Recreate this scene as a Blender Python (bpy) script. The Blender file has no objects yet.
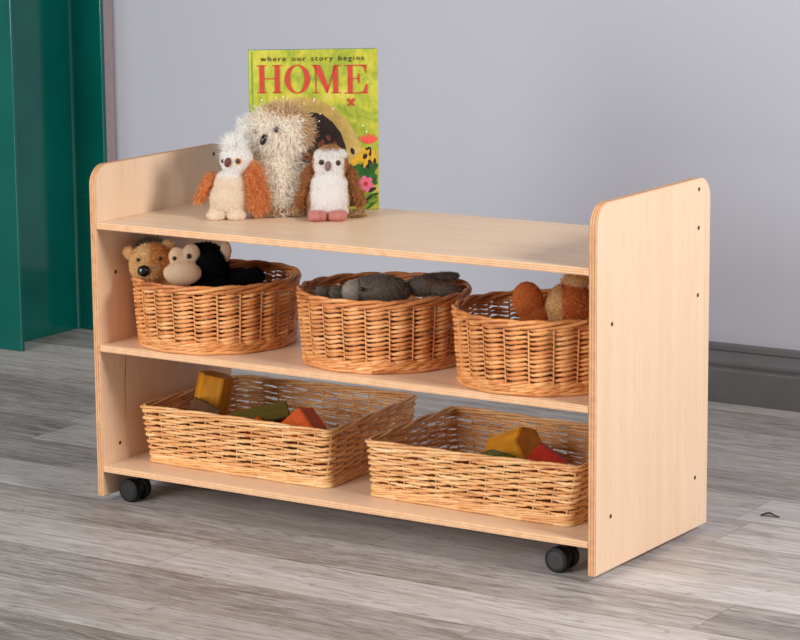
import bpy, bmesh, math, random
import numpy as np
from mathutils import Vector, Matrix, Euler

random.seed(7)
rng = np.random.default_rng(7)
SC = bpy.context.scene
COL = SC.collection
PI = math.pi

# ------------------------------------------------------------------ measures
W, D, H, T = 1.0184, 0.3967, 0.600, 0.0142          # shelf unit: width, depth, height, board
ZT, ZM, ZB, TS = 0.4987, 0.2778, 0.0565, 0.0118     # tops of the three shelves, shelf thickness
FZ = -0.012                                         # floor level
CAM = np.array([3.02924, -3.69911, 1.20885])
YAW, PIT, ROL, FOC = -0.6025886, 0.1819436, -0.0142820, 2714.2254
PPX, PPY = 316.209, 311.178
_fw = np.array([math.sin(YAW)*math.cos(PIT), math.cos(YAW)*math.cos(PIT), -math.sin(PIT)])
_r = np.array([math.cos(YAW), -math.sin(YAW), 0.0]); _u = np.cross(_r, _fw)
_R = _r*math.cos(ROL) + _u*math.sin(ROL); _U = -_r*math.sin(ROL) + _u*math.cos(ROL)


def view_px(P):
    d = np.asarray(P, float) - CAM; w = d @ _fw
    return PPX + FOC*(d @ _R)/w, PPY - FOC*(d @ _U)/w, FOC/w


# ------------------------------------------------------------------ materials
def srgb(r, g, b):
    f = lambda v: (v/255/12.92) if v/255 <= .04045 else ((v/255+.055)/1.055)**2.4
    return (f(r), f(g), f(b), 1.0)


class NT:
    def __init__(s, name):
        s.m = bpy.data.materials.new(name); s.m.use_nodes = True
        s.t = s.m.node_tree; s.b = s.t.nodes['Principled BSDF']

    def n(s, typ, **kw):
        o = s.t.nodes.new(typ)
        for k, v in kw.items():
            setattr(o, k, v)
        return o

    def l(s, a, b):
        s.t.links.new(a, b)

    def ramp(s, fac, stops):
        r = s.n('ShaderNodeValToRGB')
        e = r.color_ramp.elements
        while len(e) < len(stops):
            e.new(.5)
        for i, (p, c) in enumerate(stops):
            e[i].position = p; e[i].color = c
        s.l(fac, r.inputs['Fac']); return r.outputs['Color']

    def noise(s, vec, scale, detail=4, rough=.55, dist=0):
        o = s.n('ShaderNodeTexNoise')
        o.inputs['Scale'].default_value = scale; o.inputs['Detail'].default_value = detail
        o.inputs['Roughness'].default_value = rough; o.inputs['Distortion'].default_value = dist
        if vec is not None:
            s.l(vec, o.inputs['Vector'])
        return o.outputs['Fac']

    def mapping(s, vec, scale=(1, 1, 1), loc=(0, 0, 0)):
        o = s.n('ShaderNodeMapping'); o.inputs['Scale'].default_value = scale; o.inputs['Location'].default_value = loc
        s.l(vec, o.inputs['Vector']); return o.outputs['Vector']

    def coord(s, which='Object'):
        return s.n('ShaderNodeTexCoord').outputs[which]

    def attr(s, name):
        o = s.n('ShaderNodeAttribute'); o.attribute_name = name; return o

    def math(s, op, a, b=None, c=None):
        o = s.n('ShaderNodeMath', operation=op)
        for i, v in enumerate((a, b, c)):
            if v is None: continue
            if isinstance(v, (int, float)): o.inputs[i].default_value = v
            else: s.l(v, o.inputs[i])
        return o.outputs[0]

    def mix(s, fac, a, b, mode='MIX'):
        o = s.n('ShaderNodeMix', data_type='RGBA', blend_type=mode)
        for k, v in ((0, fac), (6, a), (7, b)):
            if isinstance(v, (int, float)): o.inputs[k].default_value = v
            elif isinstance(v, tuple): o.inputs[k].default_value = v
            else: s.l(v, o.inputs[k])
        return o.outputs[2]

    def bump(s, h, strength=.3, dist=.002):
        o = s.n('ShaderNodeBump'); o.inputs['Strength'].default_value = strength; o.inputs['Distance'].default_value = dist
        s.l(h, o.inputs['Height']); s.l(o.outputs['Normal'], s.b.inputs['Normal'])

    def set(s, color=None, rough=.5, spec=.5, **kw):
        if color is not None:
            if isinstance(color, tuple): s.b.inputs['Base Color'].default_value = color
            else: s.l(color, s.b.inputs['Base Color'])
        s.b.inputs['Roughness'].default_value = rough
        s.b.inputs['Specular IOR Level'].default_value = spec
        for k, v in kw.items():
            s.b.inputs[k.replace('_', ' ')].default_value = v
        return s.m


def plain(name, col, rough=.6, spec=.4, grain=.06, gs=60, **kw):
    t = NT(name)
    f = t.noise(t.coord(), gs, 3)
    lo = tuple(max(0, c*(1-grain*2)) for c in col[:3]) + (1,)
    hi = tuple(min(1, c*(1+grain*2)) for c in col[:3]) + (1,)
    return t.set(t.ramp(f, [(.3, lo), (.7, hi)]), rough, spec, **kw)


def wood(name, axis, base=(222, 186, 146), dark=(203, 160, 118), lite=(231, 200, 163)):
    t = NT(name); c = t.coord()
    s1 = [34, 34, 34]; s1[axis] = 1.3
    s2 = [160, 160, 160]; s2[axis] = 5
    s3 = [7, 7, 7]; s3[axis] = 1.1
    g1 = t.noise(t.mapping(c, s1), 1, 5, .6, .6)
    g2 = t.noise(t.mapping(c, s2), 1, 3, .6)
    g3 = t.noise(t.mapping(c, s3), 1, 3, .5, 1.2)
    f = t.math('ADD', t.math('MULTIPLY', g1, .5), t.math('ADD', t.math('MULTIPLY', g2, .2), t.math('MULTIPLY', g3, .3)))
    col = t.ramp(f, [(.36, srgb(*dark)), (.5, srgb(*base)), (.64, srgb(*lite))])
    s4 = [260, 260, 260]; s4[axis] = 18
    fl = t.noise(t.mapping(c, s4), 1, 2, .5)
    ff = t.math('MULTIPLY', t.math('MAXIMUM', t.math('SUBTRACT', fl, .60), 0.0), 2.2)
    col = t.mix(ff, col, srgb(196, 146, 106))
    t.bump(g2, .04, .001)
    return t.set(col, .42, .4)


def ply_edge(name, axis, n, stops, off=0.0):
    """Edge of plywood: fine plies running across the thickness (axis)."""
    t = NT(name); c = t.coord()
    sep = t.n('ShaderNodeSeparateXYZ'); t.l(c, sep.inputs[0])
    v = t.math('MULTIPLY', t.math('ADD', sep.outputs[axis], off), n)
    tri = t.math('PINGPONG', v, .5)
    g = t.noise(t.mapping(c, (60, 60, 60)), 1, 4)
    f = t.math('ADD', t.math('MULTIPLY', tri, 1.0), t.math('MULTIPLY', t.math('SUBTRACT', g, .5), .7))
    col = t.ramp(f, [(.02, srgb(*stops[0])), (.25, srgb(*stops[1])), (.5, srgb(*stops[2]))])
    return t.set(col, .6, .3)


def floor_material():
    t = NT('grey_oak_vinyl')
    c = t.coord(); pl = t.attr('plank').outputs['Fac']
    comb = t.n('ShaderNodeCombineXYZ')
    t.l(t.math('MULTIPLY', pl, 37.0), comb.inputs[0]); t.l(t.math('MULTIPLY', pl, 11.0), comb.inputs[1]); t.l(t.math('MULTIPLY', pl, 53.0), comb.inputs[2])
    add = t.n('ShaderNodeVectorMath', operation='ADD'); t.l(c, add.inputs[0]); t.l(comb.outputs[0], add.inputs[1])
    v = add.outputs[0]
    big = t.noise(t.mapping(v, (1.6, 11, 1)), 1, 4, .6, 1.6)
    mid = t.noise(t.mapping(v, (6.5, 60, 1)), 1, 6, .68, 1.1)
    fine = t.noise(t.mapping(v, (30, 330, 1)), 1, 5, .7, .3)
    f = t.math('ADD', t.math('MULTIPLY', big, .26), t.math('ADD', t.math('MULTIPLY', mid, .40), t.math('MULTIPLY', fine, .34)))
    f = t.math('ADD', f, t.math('MULTIPLY', t.math('SUBTRACT', pl, .5), .17))
    col = t.ramp(f, [(.32, srgb(92, 86, 82)), (.42, srgb(138, 131, 127)), (.50, srgb(168, 162, 160)), (.63, srgb(198, 194, 193))])
    warm = t.noise(t.mapping(v, (1.1, 9, 1), (5, 3, 0)), 1, 3, .5, .5)
    wf = t.math('MULTIPLY', t.math('MAXIMUM', t.math('SUBTRACT', warm, .48), 0.0), 2.4)
    col = t.mix(wf, col, srgb(160, 148, 138))
    ring = t.noise(t.mapping(v, (2.2, 26, 1), (2, 7, 0)), 1, 2, .5, 2.5)
    rf = t.math('PINGPONG', t.math('MULTIPLY', ring, 9.0), 1.0)
    rf = t.math('MULTIPLY', t.math('MAXIMUM', t.math('SUBTRACT', rf, .70), 0.0), 1.7)
    col = t.mix(rf, col, srgb(104, 94, 88))
    uv = t.n('ShaderNodeUVMap'); uv.uv_map = 'edge'
    sep = t.n('ShaderNodeSeparateXYZ'); t.l(uv.outputs[0], sep.inputs[0])
    def seam(o, w):
        a = t.math('LESS_THAN', o, w)
        return a
    e = t.math('MAXIMUM', seam(sep.outputs[1], .0011), seam(sep.outputs[0], .0014))
    col = t.mix(t.math('MULTIPLY', e, .7), col, srgb(84, 76, 72))
    t.bump(fine, .08, .001)
    return t.set(col, .42, .4)


def willow(name, stops):
    t = NT(name)
    a = t.attr('tone').outputs['Fac']
    g = t.noise(t.coord(), 90, 4, .6)
    f = t.math('ADD', a, t.math('MULTIPLY', t.math('SUBTRACT', g, .5), .55))
    col = t.ramp(f, stops)
    t.bump(t.noise(t.coord(), 500, 3), .12, .0005)
    return t.set(col, .42, .45)


def fur_mat(name, dark, mid, lite, rough=.95, sheen=.25):
    t = NT(name)
    a = t.attr('tone').outputs['Fac']
    g = t.noise(t.coord(), 45, 3, .6)
    f = t.math('ADD', t.math('MULTIPLY', a, .75), t.math('MULTIPLY', g, .3))
    col = t.ramp(f, [(.2, srgb(*dark)), (.5, srgb(*mid)), (.8, srgb(*lite))])
    m = t.set(col, rough, .15, Sheen_Weight=sheen)
    tr = t.n('ShaderNodeBsdfTranslucent'); t.l(col, tr.inputs[0])
    mx = t.n('ShaderNodeMixShader'); mx.inputs[0].default_value = .5
    t.l(t.b.outputs[0], mx.inputs[1]); t.l(tr.outputs[0], mx.inputs[2])
    t.l(mx.outputs[0], t.t.nodes['Material Output'].inputs['Surface'])
    return m


M = {}
M['panel'] = wood('birch_panel', 2, (231, 200, 170), (227, 193, 161), (234, 206, 178))
M['shelf'] = wood('birch_shelf', 0, (229, 198, 168), (223, 190, 158), (233, 205, 177))
M['panel_edge'] = ply_edge('panel_edge_plies', 0, 210, ((176, 124, 84), (200, 150, 108), (216, 170, 128)))
M['shelf_edge'] = ply_edge('shelf_edge_plies', 2, 250, ((206, 158, 116), (219, 176, 136), (230, 192, 153)))
M['hole'] = plain('dark_screw', srgb(78, 44, 28), .6)
M['floor'] = floor_material()
M['black'] = plain('black_plastic', srgb(28, 28, 30), .38, .5)
M['black2'] = plain('black_tread', srgb(20, 20, 21), .6, .3)
M['willow'] = willow('willow_orange', [(.0, srgb(160, 92, 46)), (.35, srgb(204, 132, 74)), (.65, srgb(220, 156, 96)), (1, srgb(234, 186, 130))])
M['willow_rim'] = willow('willow_rim', [(.0, srgb(150, 86, 44)), (.5, srgb(204, 130, 74)), (1, srgb(228, 172, 114))])
M['straw'] = willow('willow_straw', [(.0, srgb(176, 112, 60)), (.3, srgb(216, 156, 98)), (.65, srgb(232, 184, 126)), (1, srgb(240, 208, 160))])
M['wbase'] = plain('willow_base', srgb(150, 96, 54), .7, .3, .2, 120)


def wall_material():
    t = NT('wall_paint')
    g = t.noise(t.coord(), 1.1, 2); h = t.noise(t.coord(), 220, 3)
    t.bump(h, .05, .001)
    return t.set(t.ramp(g, [(.3, srgb(175, 176, 186)), (.7, srgb(178, 179, 189))]), .7, .3)


M['wall'] = wall_material()
M['pink_strip'] = plain('pink_grey_strip', srgb(164, 146, 151), .7, .3, .03)
M['skirting'] = plain('dark_grey_gloss', srgb(98, 96, 98), .38, .45, .05, 12)


def green_material():
    t = NT('green_gloss_paint')
    g = t.noise(t.coord(), 6, 4); h = t.noise(t.coord(), 40, 4)
    sp = t.noise(t.mapping(t.coord(), (1, 1, .6)), 60, 2, .4)
    col = t.ramp(g, [(.3, srgb(0, 84, 75)), (.7, srgb(2, 96, 86))])
    chip = t.math('GREATER_THAN', sp, .79)
    col = t.mix(chip, col, srgb(150, 180, 170))
    t.bump(h, .06, .001)
    return t.set(col, .14, .45)


M['green'] = green_material()


# ------------------------------------------------------------------ mesh builder
class MB:
    def __init__(s):
        s.v = []; s.f = []; s.mi = []; s.tone = []; s.n = 0; s.sm = []

    def add(s, V, F, mi=0, tone=.5, smooth=True):
        s.v.append(np.asarray(V, float).reshape(-1, 3))
        o = s.n
        k = len(F)
        s.f.extend([tuple(int(i)+o for i in f) for f in F])
        s.mi.extend(list(mi) if hasattr(mi, '__len__') else [mi]*k)
        s.tone.extend(list(tone) if hasattr(tone, '__len__') else [tone]*k)
        s.sm.extend([smooth]*k)
        s.n += len(s.v[-1])

    def bm(s, b, mi=0, tone=.5, smooth=False, keep=False):
        b.verts.ensure_lookup_table(); b.verts.index_update()
        V = [v.co[:] for v in b.verts]; F = [[v.index for v in f.verts] for f in b.faces]
        m = [f.material_index for f in b.faces] if keep else mi
        s.add(V, F, m, tone, smooth); b.free()

    def box(s, lo, hi, mi=0, bevel=0, seg=2, xf=None, tone=.5):
        b = bmesh.new(); bmesh.ops.create_cube(b, size=1)
        for v in b.verts:
            v.co = Vector([(lo[i]+hi[i])/2 + v.co[i]*(hi[i]-lo[i]) for i in range(3)])
        if bevel:
            bmesh.ops.bevel(b, geom=b.edges[:], offset=bevel, segments=seg, affect='EDGES', profile=.5)
        if xf is not None:
            b.transform(xf)
        s.bm(b, mi, tone)

    def cyl(s, c, axis, r, h, mi=0, n=28, bevel=0, r2=None, xf=None):
        b = bmesh.new()
        bmesh.ops.create_cone(b, cap_ends=True, segments=n, radius1=r, radius2=r if r2 is None else r2, depth=h)
        if bevel:
            ed = [e for e in b.edges if abs(abs(e.verts[0].co.z)-h/2) < 1e-6 and abs(e.verts[0].co.z-e.verts[1].co.z) < 1e-6]
            bmesh.ops.bevel(b, geom=ed, offset=bevel, segments=3, affect='EDGES', profile=.5)
        b.transform(Matrix.Translation(c) @ Vector((0, 0, 1)).rotation_difference(Vector(axis)).to_matrix().to_4x4())
        if xf is not None: b.transform(xf)
        s.bm(b, mi)

    def tube(s, P, r, sides=6, ref=(0, 0, 1), closed=False, mi=0, tone=.5):
        P = np.asarray(P, float); n = len(P)
        if closed: t = np.roll(P, -1, 0) - np.roll(P, 1, 0)
        else: t = np.gradient(P, axis=0)
        t /= np.linalg.norm(t, axis=1)[:, None] + 1e-12
        ref = np.asarray(ref, float)
        if ref.ndim == 1: ref = np.tile(ref, (n, 1))
        a = np.cross(t, ref); a /= np.linalg.norm(a, axis=1)[:, None] + 1e-12
        b = np.cross(a, t)
        r = np.broadcast_to(np.asarray(r, float), (n,))
        th = np.arange(sides)*2*PI/sides
        V = P[:, None, :] + r[:, None, None]*(np.cos(th)[None, :, None]*a[:, None, :] + np.sin(th)[None, :, None]*b[:, None, :])
        F = []
        m = n if closed else n-1
        for i in range(m):
            j = (i+1) % n
            for k in range(sides):
                l = (k+1) % sides
                F.append((i*sides+k, i*sides+l, j*sides+l, j*sides+k))
        if not closed:
            F.append(tuple(range(sides))[::-1]); F.append(tuple((n-1)*sides+k for k in range(sides)))
        s.add(V.reshape(-1, 3), F, mi, tone)

    def ball(s, c, r, mi=0, sub=3, rot=None, tone=.5):
        b = bmesh.new(); bmesh.ops.create_icosphere(b, subdivisions=sub, radius=1)
        r = (r, r, r) if isinstance(r, (int, float)) else r
        mt = Matrix.Translation(c) @ (rot.to_4x4() if rot is not None else Matrix.Identity(4)) @ Matrix.Diagonal((*r, 1))
        b.transform(mt); s.bm(b, mi, tone, True)

    def build(s, name, mats, parent=None, recalc=False):
        me = bpy.data.meshes.new(name)
        me.from_pydata(np.concatenate(s.v).tolist(), [], s.f)
        mats = mats if isinstance(mats, (list, tuple)) else [mats]
        for m in mats: me.materials.append(m)
        me.polygons.foreach_set('material_index', s.mi)
        me.polygons.foreach_set('use_smooth', s.sm)
        at = me.attributes.new('tone', 'FLOAT', 'FACE'); at.data.foreach_set('value', [float(x) for x in s.tone])
        if recalc:
            b = bmesh.new(); b.from_mesh(me); bmesh.ops.recalc_face_normals(b, faces=b.faces[:]); b.to_mesh(me); b.free()
        me.update()
        o = bpy.data.objects.new(name, me); COL.objects.link(o)
        if parent is not None: o.parent = parent
        return o


def empty(name, loc, rz=0.0):
    o = bpy.data.objects.new(name, None); COL.objects.link(o)
    o.location = loc; o.rotation_euler = (0, 0, rz); o.empty_display_size = .05
    return o


def tag(o, label, cat, group=None):
    o['label'] = label; o['category'] = cat
    if group: o['group'] = group
    return o


def structure(o):
    o['kind'] = 'structure'; return o


# ------------------------------------------------------------------ setting
def build_floor():
    PW = .1555; Y0 = -.1405
    joints = {-2: .98, -1: .34, 0: 1.257, 1: .581, 2: 1.62, 3: 1.0625, 4: -.472, 5: .3, 6: -.753}
    V = []; F = []; pl = []; uv = []
    L = 1.5
    k = -22
    while True:
        y0 = Y0 + PW*k; y1 = min(y0+PW, 1.345)
        if y0 >= 1.345: break
        j = joints.get(k, random.uniform(0, L))
        x = j - L*math.ceil((j+4.2)/L)
        while x < 4.6:
            b = len(V)
            x0 = max(x, -4.2); x1 = min(x+L, 4.6)
            if x1 > x0:
                V += [(x0, y0, FZ), (x1, y0, FZ), (x1, y1, FZ), (x0, y1, FZ)]
                F.append((b, b+1, b+2, b+3)); pl.append(random.random())
                uv += [(0, 0), (x1-x0, 0), (x1-x0, y1-y0), (0, y1-y0)]
            x += L
        k += 1
    me = bpy.data.meshes.new('floor'); me.from_pydata(V, [], F); me.materials.append(M['floor'])
    at = me.attributes.new('plank', 'FLOAT', 'FACE'); at.data.foreach_set('value', pl)
    u = me.uv_layers.new(name='edge')
    u.data.foreach_set('uv', [c for p in uv for c in p])
    o = bpy.data.objects.new('floor', me); COL.objects.link(o); structure(o)


build_floor()
b = MB(); b.box((-4.2, 1.345, FZ), (4.6, 1.445, 2.9)); structure(b.build('wall_back', M['wall']))


def extrude_profile(name, prof, x0, x1, mat):
    """prof: (y, z) outline, closed, swept along x."""
    n = len(prof); mb = MB()
    V = [(x0, y, z) for y, z in prof] + [(x1, y, z) for y, z in prof]
    F = [(i, (i+1) % n, n+(i+1) % n, n+i) for i in range(n)] + [tuple(range(n))[::-1], tuple(range(n, 2*n))]
    mb.add(V, F, 0, .5, False)
    return mb.build(name, mat, recalc=True)


sk = [(1.345, FZ), (1.3215, FZ), (1.3215, .0565), (1.3225, .0605), (1.3275, .0622), (1.3275, .0655)]
for i in range(9):
    a = i/8
    sk.append((1.3255 + .0075*a**1.5 - .0022*math.sin(PI*a), .0665 + .0265*a))
sk += [(1.3345, .0945), (1.3345, .0965), (1.3315, .0985), (1.3315, .1075), (1.3335, .1108), (1.345, .1112)]
structure(extrude_profile('baseboard_back', sk, -1.0, 4.6, M['skirting']))

# steel column beside the wall: an H section of two flanges and a web
cb = MB()
XW, XR, XL = -1.100, -1.012, -1.19
yA, yB, yC, yD = .997, 1.0085, 1.290, 1.302
def hsec(z):
    p = [(XL, yA), (XR-.018, yA), (XR-.018, yB)]
    r = .008
    for i in range(5):
        a = PI/2*i/4
        p.append((XW+r-r*math.sin(a), yB+r-r*math.cos(a)))
    for i in range(5):
        a = PI/2*i/4
        p.append((XW+r-r*math.cos(a), yC-r+r*math.sin(a)))
    p += [(XR+.006, yC), (XR+.006, yD), (XL, yD), (XL, yC), (XW-.009, yC), (XW-.009, yB), (XL, yB)]
    return p
pr_ = hsec(0); n_ = len(pr_)
V = [(x, y, FZ) for x, y in pr_] + [(x, y, 2.9) for x, y in pr_]
cb.add(V, [(i, (i+1) % n_, n_+(i+1) % n_, n_+i) for i in range(n_)] + [tuple(range(n_))[::-1], tuple(range(n_, 2*n_))], 0, .5, False)
col = cb.build('column', M['green'], recalc=True)
bv = col.modifiers.new('round', 'BEVEL'); bv.width = .0025; bv.segments = 2; bv.limit_method = 'ANGLE'; bv.angle_limit = .8
structure(col)
b = MB(); b.box((-1.19, 1.3025, FZ), (-1.013, 1.3445, 2.9), bevel=.002); structure(b.build('trim_1', M['pink_strip']))  # narrow strip between column flange and wall, a darker pinkish grey than the wall

# ------------------------------------------------------------------ shelf unit
unit = tag(empty('shelf_unit', (0, 0, 0)), 'low birch plywood shelf unit on black casters, with three shelves and rounded end panels', 'shelf unit')


def side_panel(x0, x1, holes, hx):
    R = .036; prof = [(0, 0), (D, 0)]
    for i in range(11):
        a = PI/2*i/10; prof.append((D-R+R*math.cos(a), H-R+R*math.sin(a)))
    for i in range(11):
        a = PI/2*i/10; prof.append((R-R*math.sin(a), H-R+R*math.cos(a)))
    bm_ = bmesh.new()
    vs = [bm_.verts.new((0, y, z)) for y, z in prof]
    f = bm_.faces.new(vs)
    ex = bmesh.ops.extrude_face_region(bm_, geom=[f])
    for v in [g for g in ex['geom'] if isinstance(g, bmesh.types.BMVert)]:
        v.co.x = x1-x0
    bmesh.ops.recalc_face_normals(bm_, faces=bm_.faces[:])
    side = [e for e in bm_.edges if abs(e.verts[0].co.x-e.verts[1].co.x) < 1e-7]
    bmesh.ops.bevel(bm_, geom=side, offset=.0012, segments=2, affect='EDGES')
    for fc in bm_.faces:
        fc.material_index = 0 if abs(fc.normal.x) > .9 else 1
    for v in bm_.verts: v.co.x += x0
    mb = MB(); mb.bm(bm_, keep=True)
    p = mb.build('side_panel', [M['panel'], M['panel_edge']], unit)
    for y, z in holes:
        hb = MB(); hb.cyl((hx, y, z), (1, 0, 0), .0036, .0012, n=14, bevel=.0003)
        hb.build('screw', M['hole'], p)
    return p


def crack(p):
    mb = MB(); pts = [(.0735, .2655), (.0725, .236), (.0705, .212), (.069, .190), (.0685, .162), (.0665, .128)]
    wv = [.0003, .0006, .0008, .0006, .0005, .0002]
    V = []
    for (y, z), w in zip(pts, wv): V += [(T+.00012, y-w, z), (T+.00012, y+w, z)]
    mb.add(V, [(2*i, 2*i+1, 2*i+3, 2*i+2) for i in range(len(pts)-1)], 0, .5, False)
    mb.build('crack', M['hole'], p)


hz = [(.353, .582), (.353, .517), (.353, .403), (.051, .403), (.35, .089), (.05, .089)]
side_panel(W-T, W, hz, W)
crack(side_panel(0, T, hz, T))
for z in (ZT, ZM, ZB):
    mb = MB()
    bm_ = bmesh.new(); bmesh.ops.create_cube(bm_, size=1)
    for v in bm_.verts:
        v.co = Vector((T+.0001 + (v.co.x+.5)*(W-2*T-.0002), .0003+(v.co.y+.5)*.3950, z-TS+(v.co.z+.5)*TS))
    ed = [e for e in bm_.edges if abs(e.verts[0].co.x-e.verts[1].co.x) > .5]
    bmesh.ops.bevel(bm_, geom=ed, offset=.0016, segments=3, affect='EDGES')
    for fc in bm_.faces: fc.material_index = 0 if abs(fc.normal.z) > .9 else 1
    mb.bm(bm_, keep=True)
    mb.build('shelf', [M['shelf'], M['shelf_edge']], unit)


def caster(x, y0, sgn):
    zc = FZ + .0212
    h = MB()
    yc = y0 + sgn*.0235
    h.cyl((x, yc, zc+.003), (0, 1, 0), .0165, .010, n=28, bevel=.001)
    h.cyl((x, yc, (zc+ZB-TS)/2+.008), (0, 0, 1), .0075, ZB-TS-zc-.016, n=18)
    h.box((x-.019, yc-.019, ZB-TS-.0032), (x+.019, yc+.019, ZB-TS-.0002), bevel=.001)
    o = h.build('caster', M['black'], unit); o['label'] = 'black twin-wheel caster'
    for dy in (-.0145, .0145):
        w = MB()
        w.cyl((x, yc+dy, zc), (0, 1, 0), .0211, .0155, n=40, bevel=.003, mi=1)
        s = -1 if dy < 0 else 1
        w.cyl((x, yc+dy+s*.0078, zc), (0, 1, 0), .0150, .0012, n=36, bevel=.0005)
        w.cyl((x, yc+dy+s*.0086, zc), (0, 1, 0), .0050, .0010, n=24, bevel=.0004)
        w.build('wheel', [M['black'], M['black2']], o)
    return o


for x in (.0505, .9325):
    caster(x, .022, 1); caster(x, D-.022, -1)


# ------------------------------------------------------------------ wicker baskets
class Loop:
    """Closed outline of a basket: point(s, z) on its wall, s in 0..1."""
    def __init__(s, bottom, top, h, r=None):
        s.h = h; s.b = s.resample(bottom); s.t = s.resample(top)

    @staticmethod
    def resample(P, n=1440):
        P = np.asarray(P, float); Q = np.vstack([P, P[:1]])
        d = np.r_[0, np.cumsum(np.linalg.norm(np.diff(Q, axis=0), axis=1))]
        u = np.linspace(0, d[-1], n, endpoint=False)
        return np.c_[np.interp(u, d, Q[:, 0]), np.interp(u, d, Q[:, 1])]

    def length(s):
        return np.linalg.norm(np.diff(np.vstack([s.t, s.t[:1]]), axis=0), axis=1).sum()

    def at(s, u, z, off=0.0):
        u = np.asarray(u, float) % 1.0; n = len(s.b)
        x = u*n; i = np.floor(x).astype(int) % n; j = (i+1) % n; fr = (x-np.floor(x))[:, None]
        pb = s.b[i]*(1-fr)+s.b[j]*fr; pt = s.t[i]*(1-fr)+s.t[j]*fr
        k = (np.broadcast_to(z, u.shape)/s.h)[:, None]
        k = k + .10*np.sin(np.clip(k, 0, 1)*PI)      # slight belly
        p = pb*(1-k)+pt*k
        tg = s.t[(i+6) % n]-s.t[(i-6) % n]; tg /= np.linalg.norm(tg, axis=1)[:, None]
        nr = np.c_[tg[:, 1], -tg[:, 0]]
        p = p + nr*np.broadcast_to(off, u.shape)[:, None]
        return np.c_[p, np.broadcast_to(z, u.shape)]

    def normal(s, u):
        u = np.asarray(u) % 1.0; n = len(s.t); i = np.floor(u*n).astype(int) % n
        tg = s.t[(i+6) % n]-s.t[(i-6) % n]; tg /= np.linalg.norm(tg, axis=1)[:, None]
        return np.c_[tg[:, 1], -tg[:, 0], 0*u]


def circle(c, r, n=180):
    a = np.linspace(0, 2*PI, n, endpoint=False); return np.c_[c[0]+r*np.cos(a), c[1]+r*np.sin(a)]


def quad(pts, r=.02):
    """Rounded quadrilateral, counter-clockwise."""
    out = []; n = len(pts)
    for i in range(n):
        p0, p1, p2 = (np.array(pts[(i+k) % n], float) for k in (-1, 0, 1))
        a = (p0-p1)/np.linalg.norm(p0-p1); c = (p2-p1)/np.linalg.norm(p2-p1)
        for t in np.linspace(0, 1, 9):
            out.append((1-t)**2*(p1+a*r) + 2*t*(1-t)*p1 + t*t*(p1+c*r))
    return np.array(out)


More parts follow.
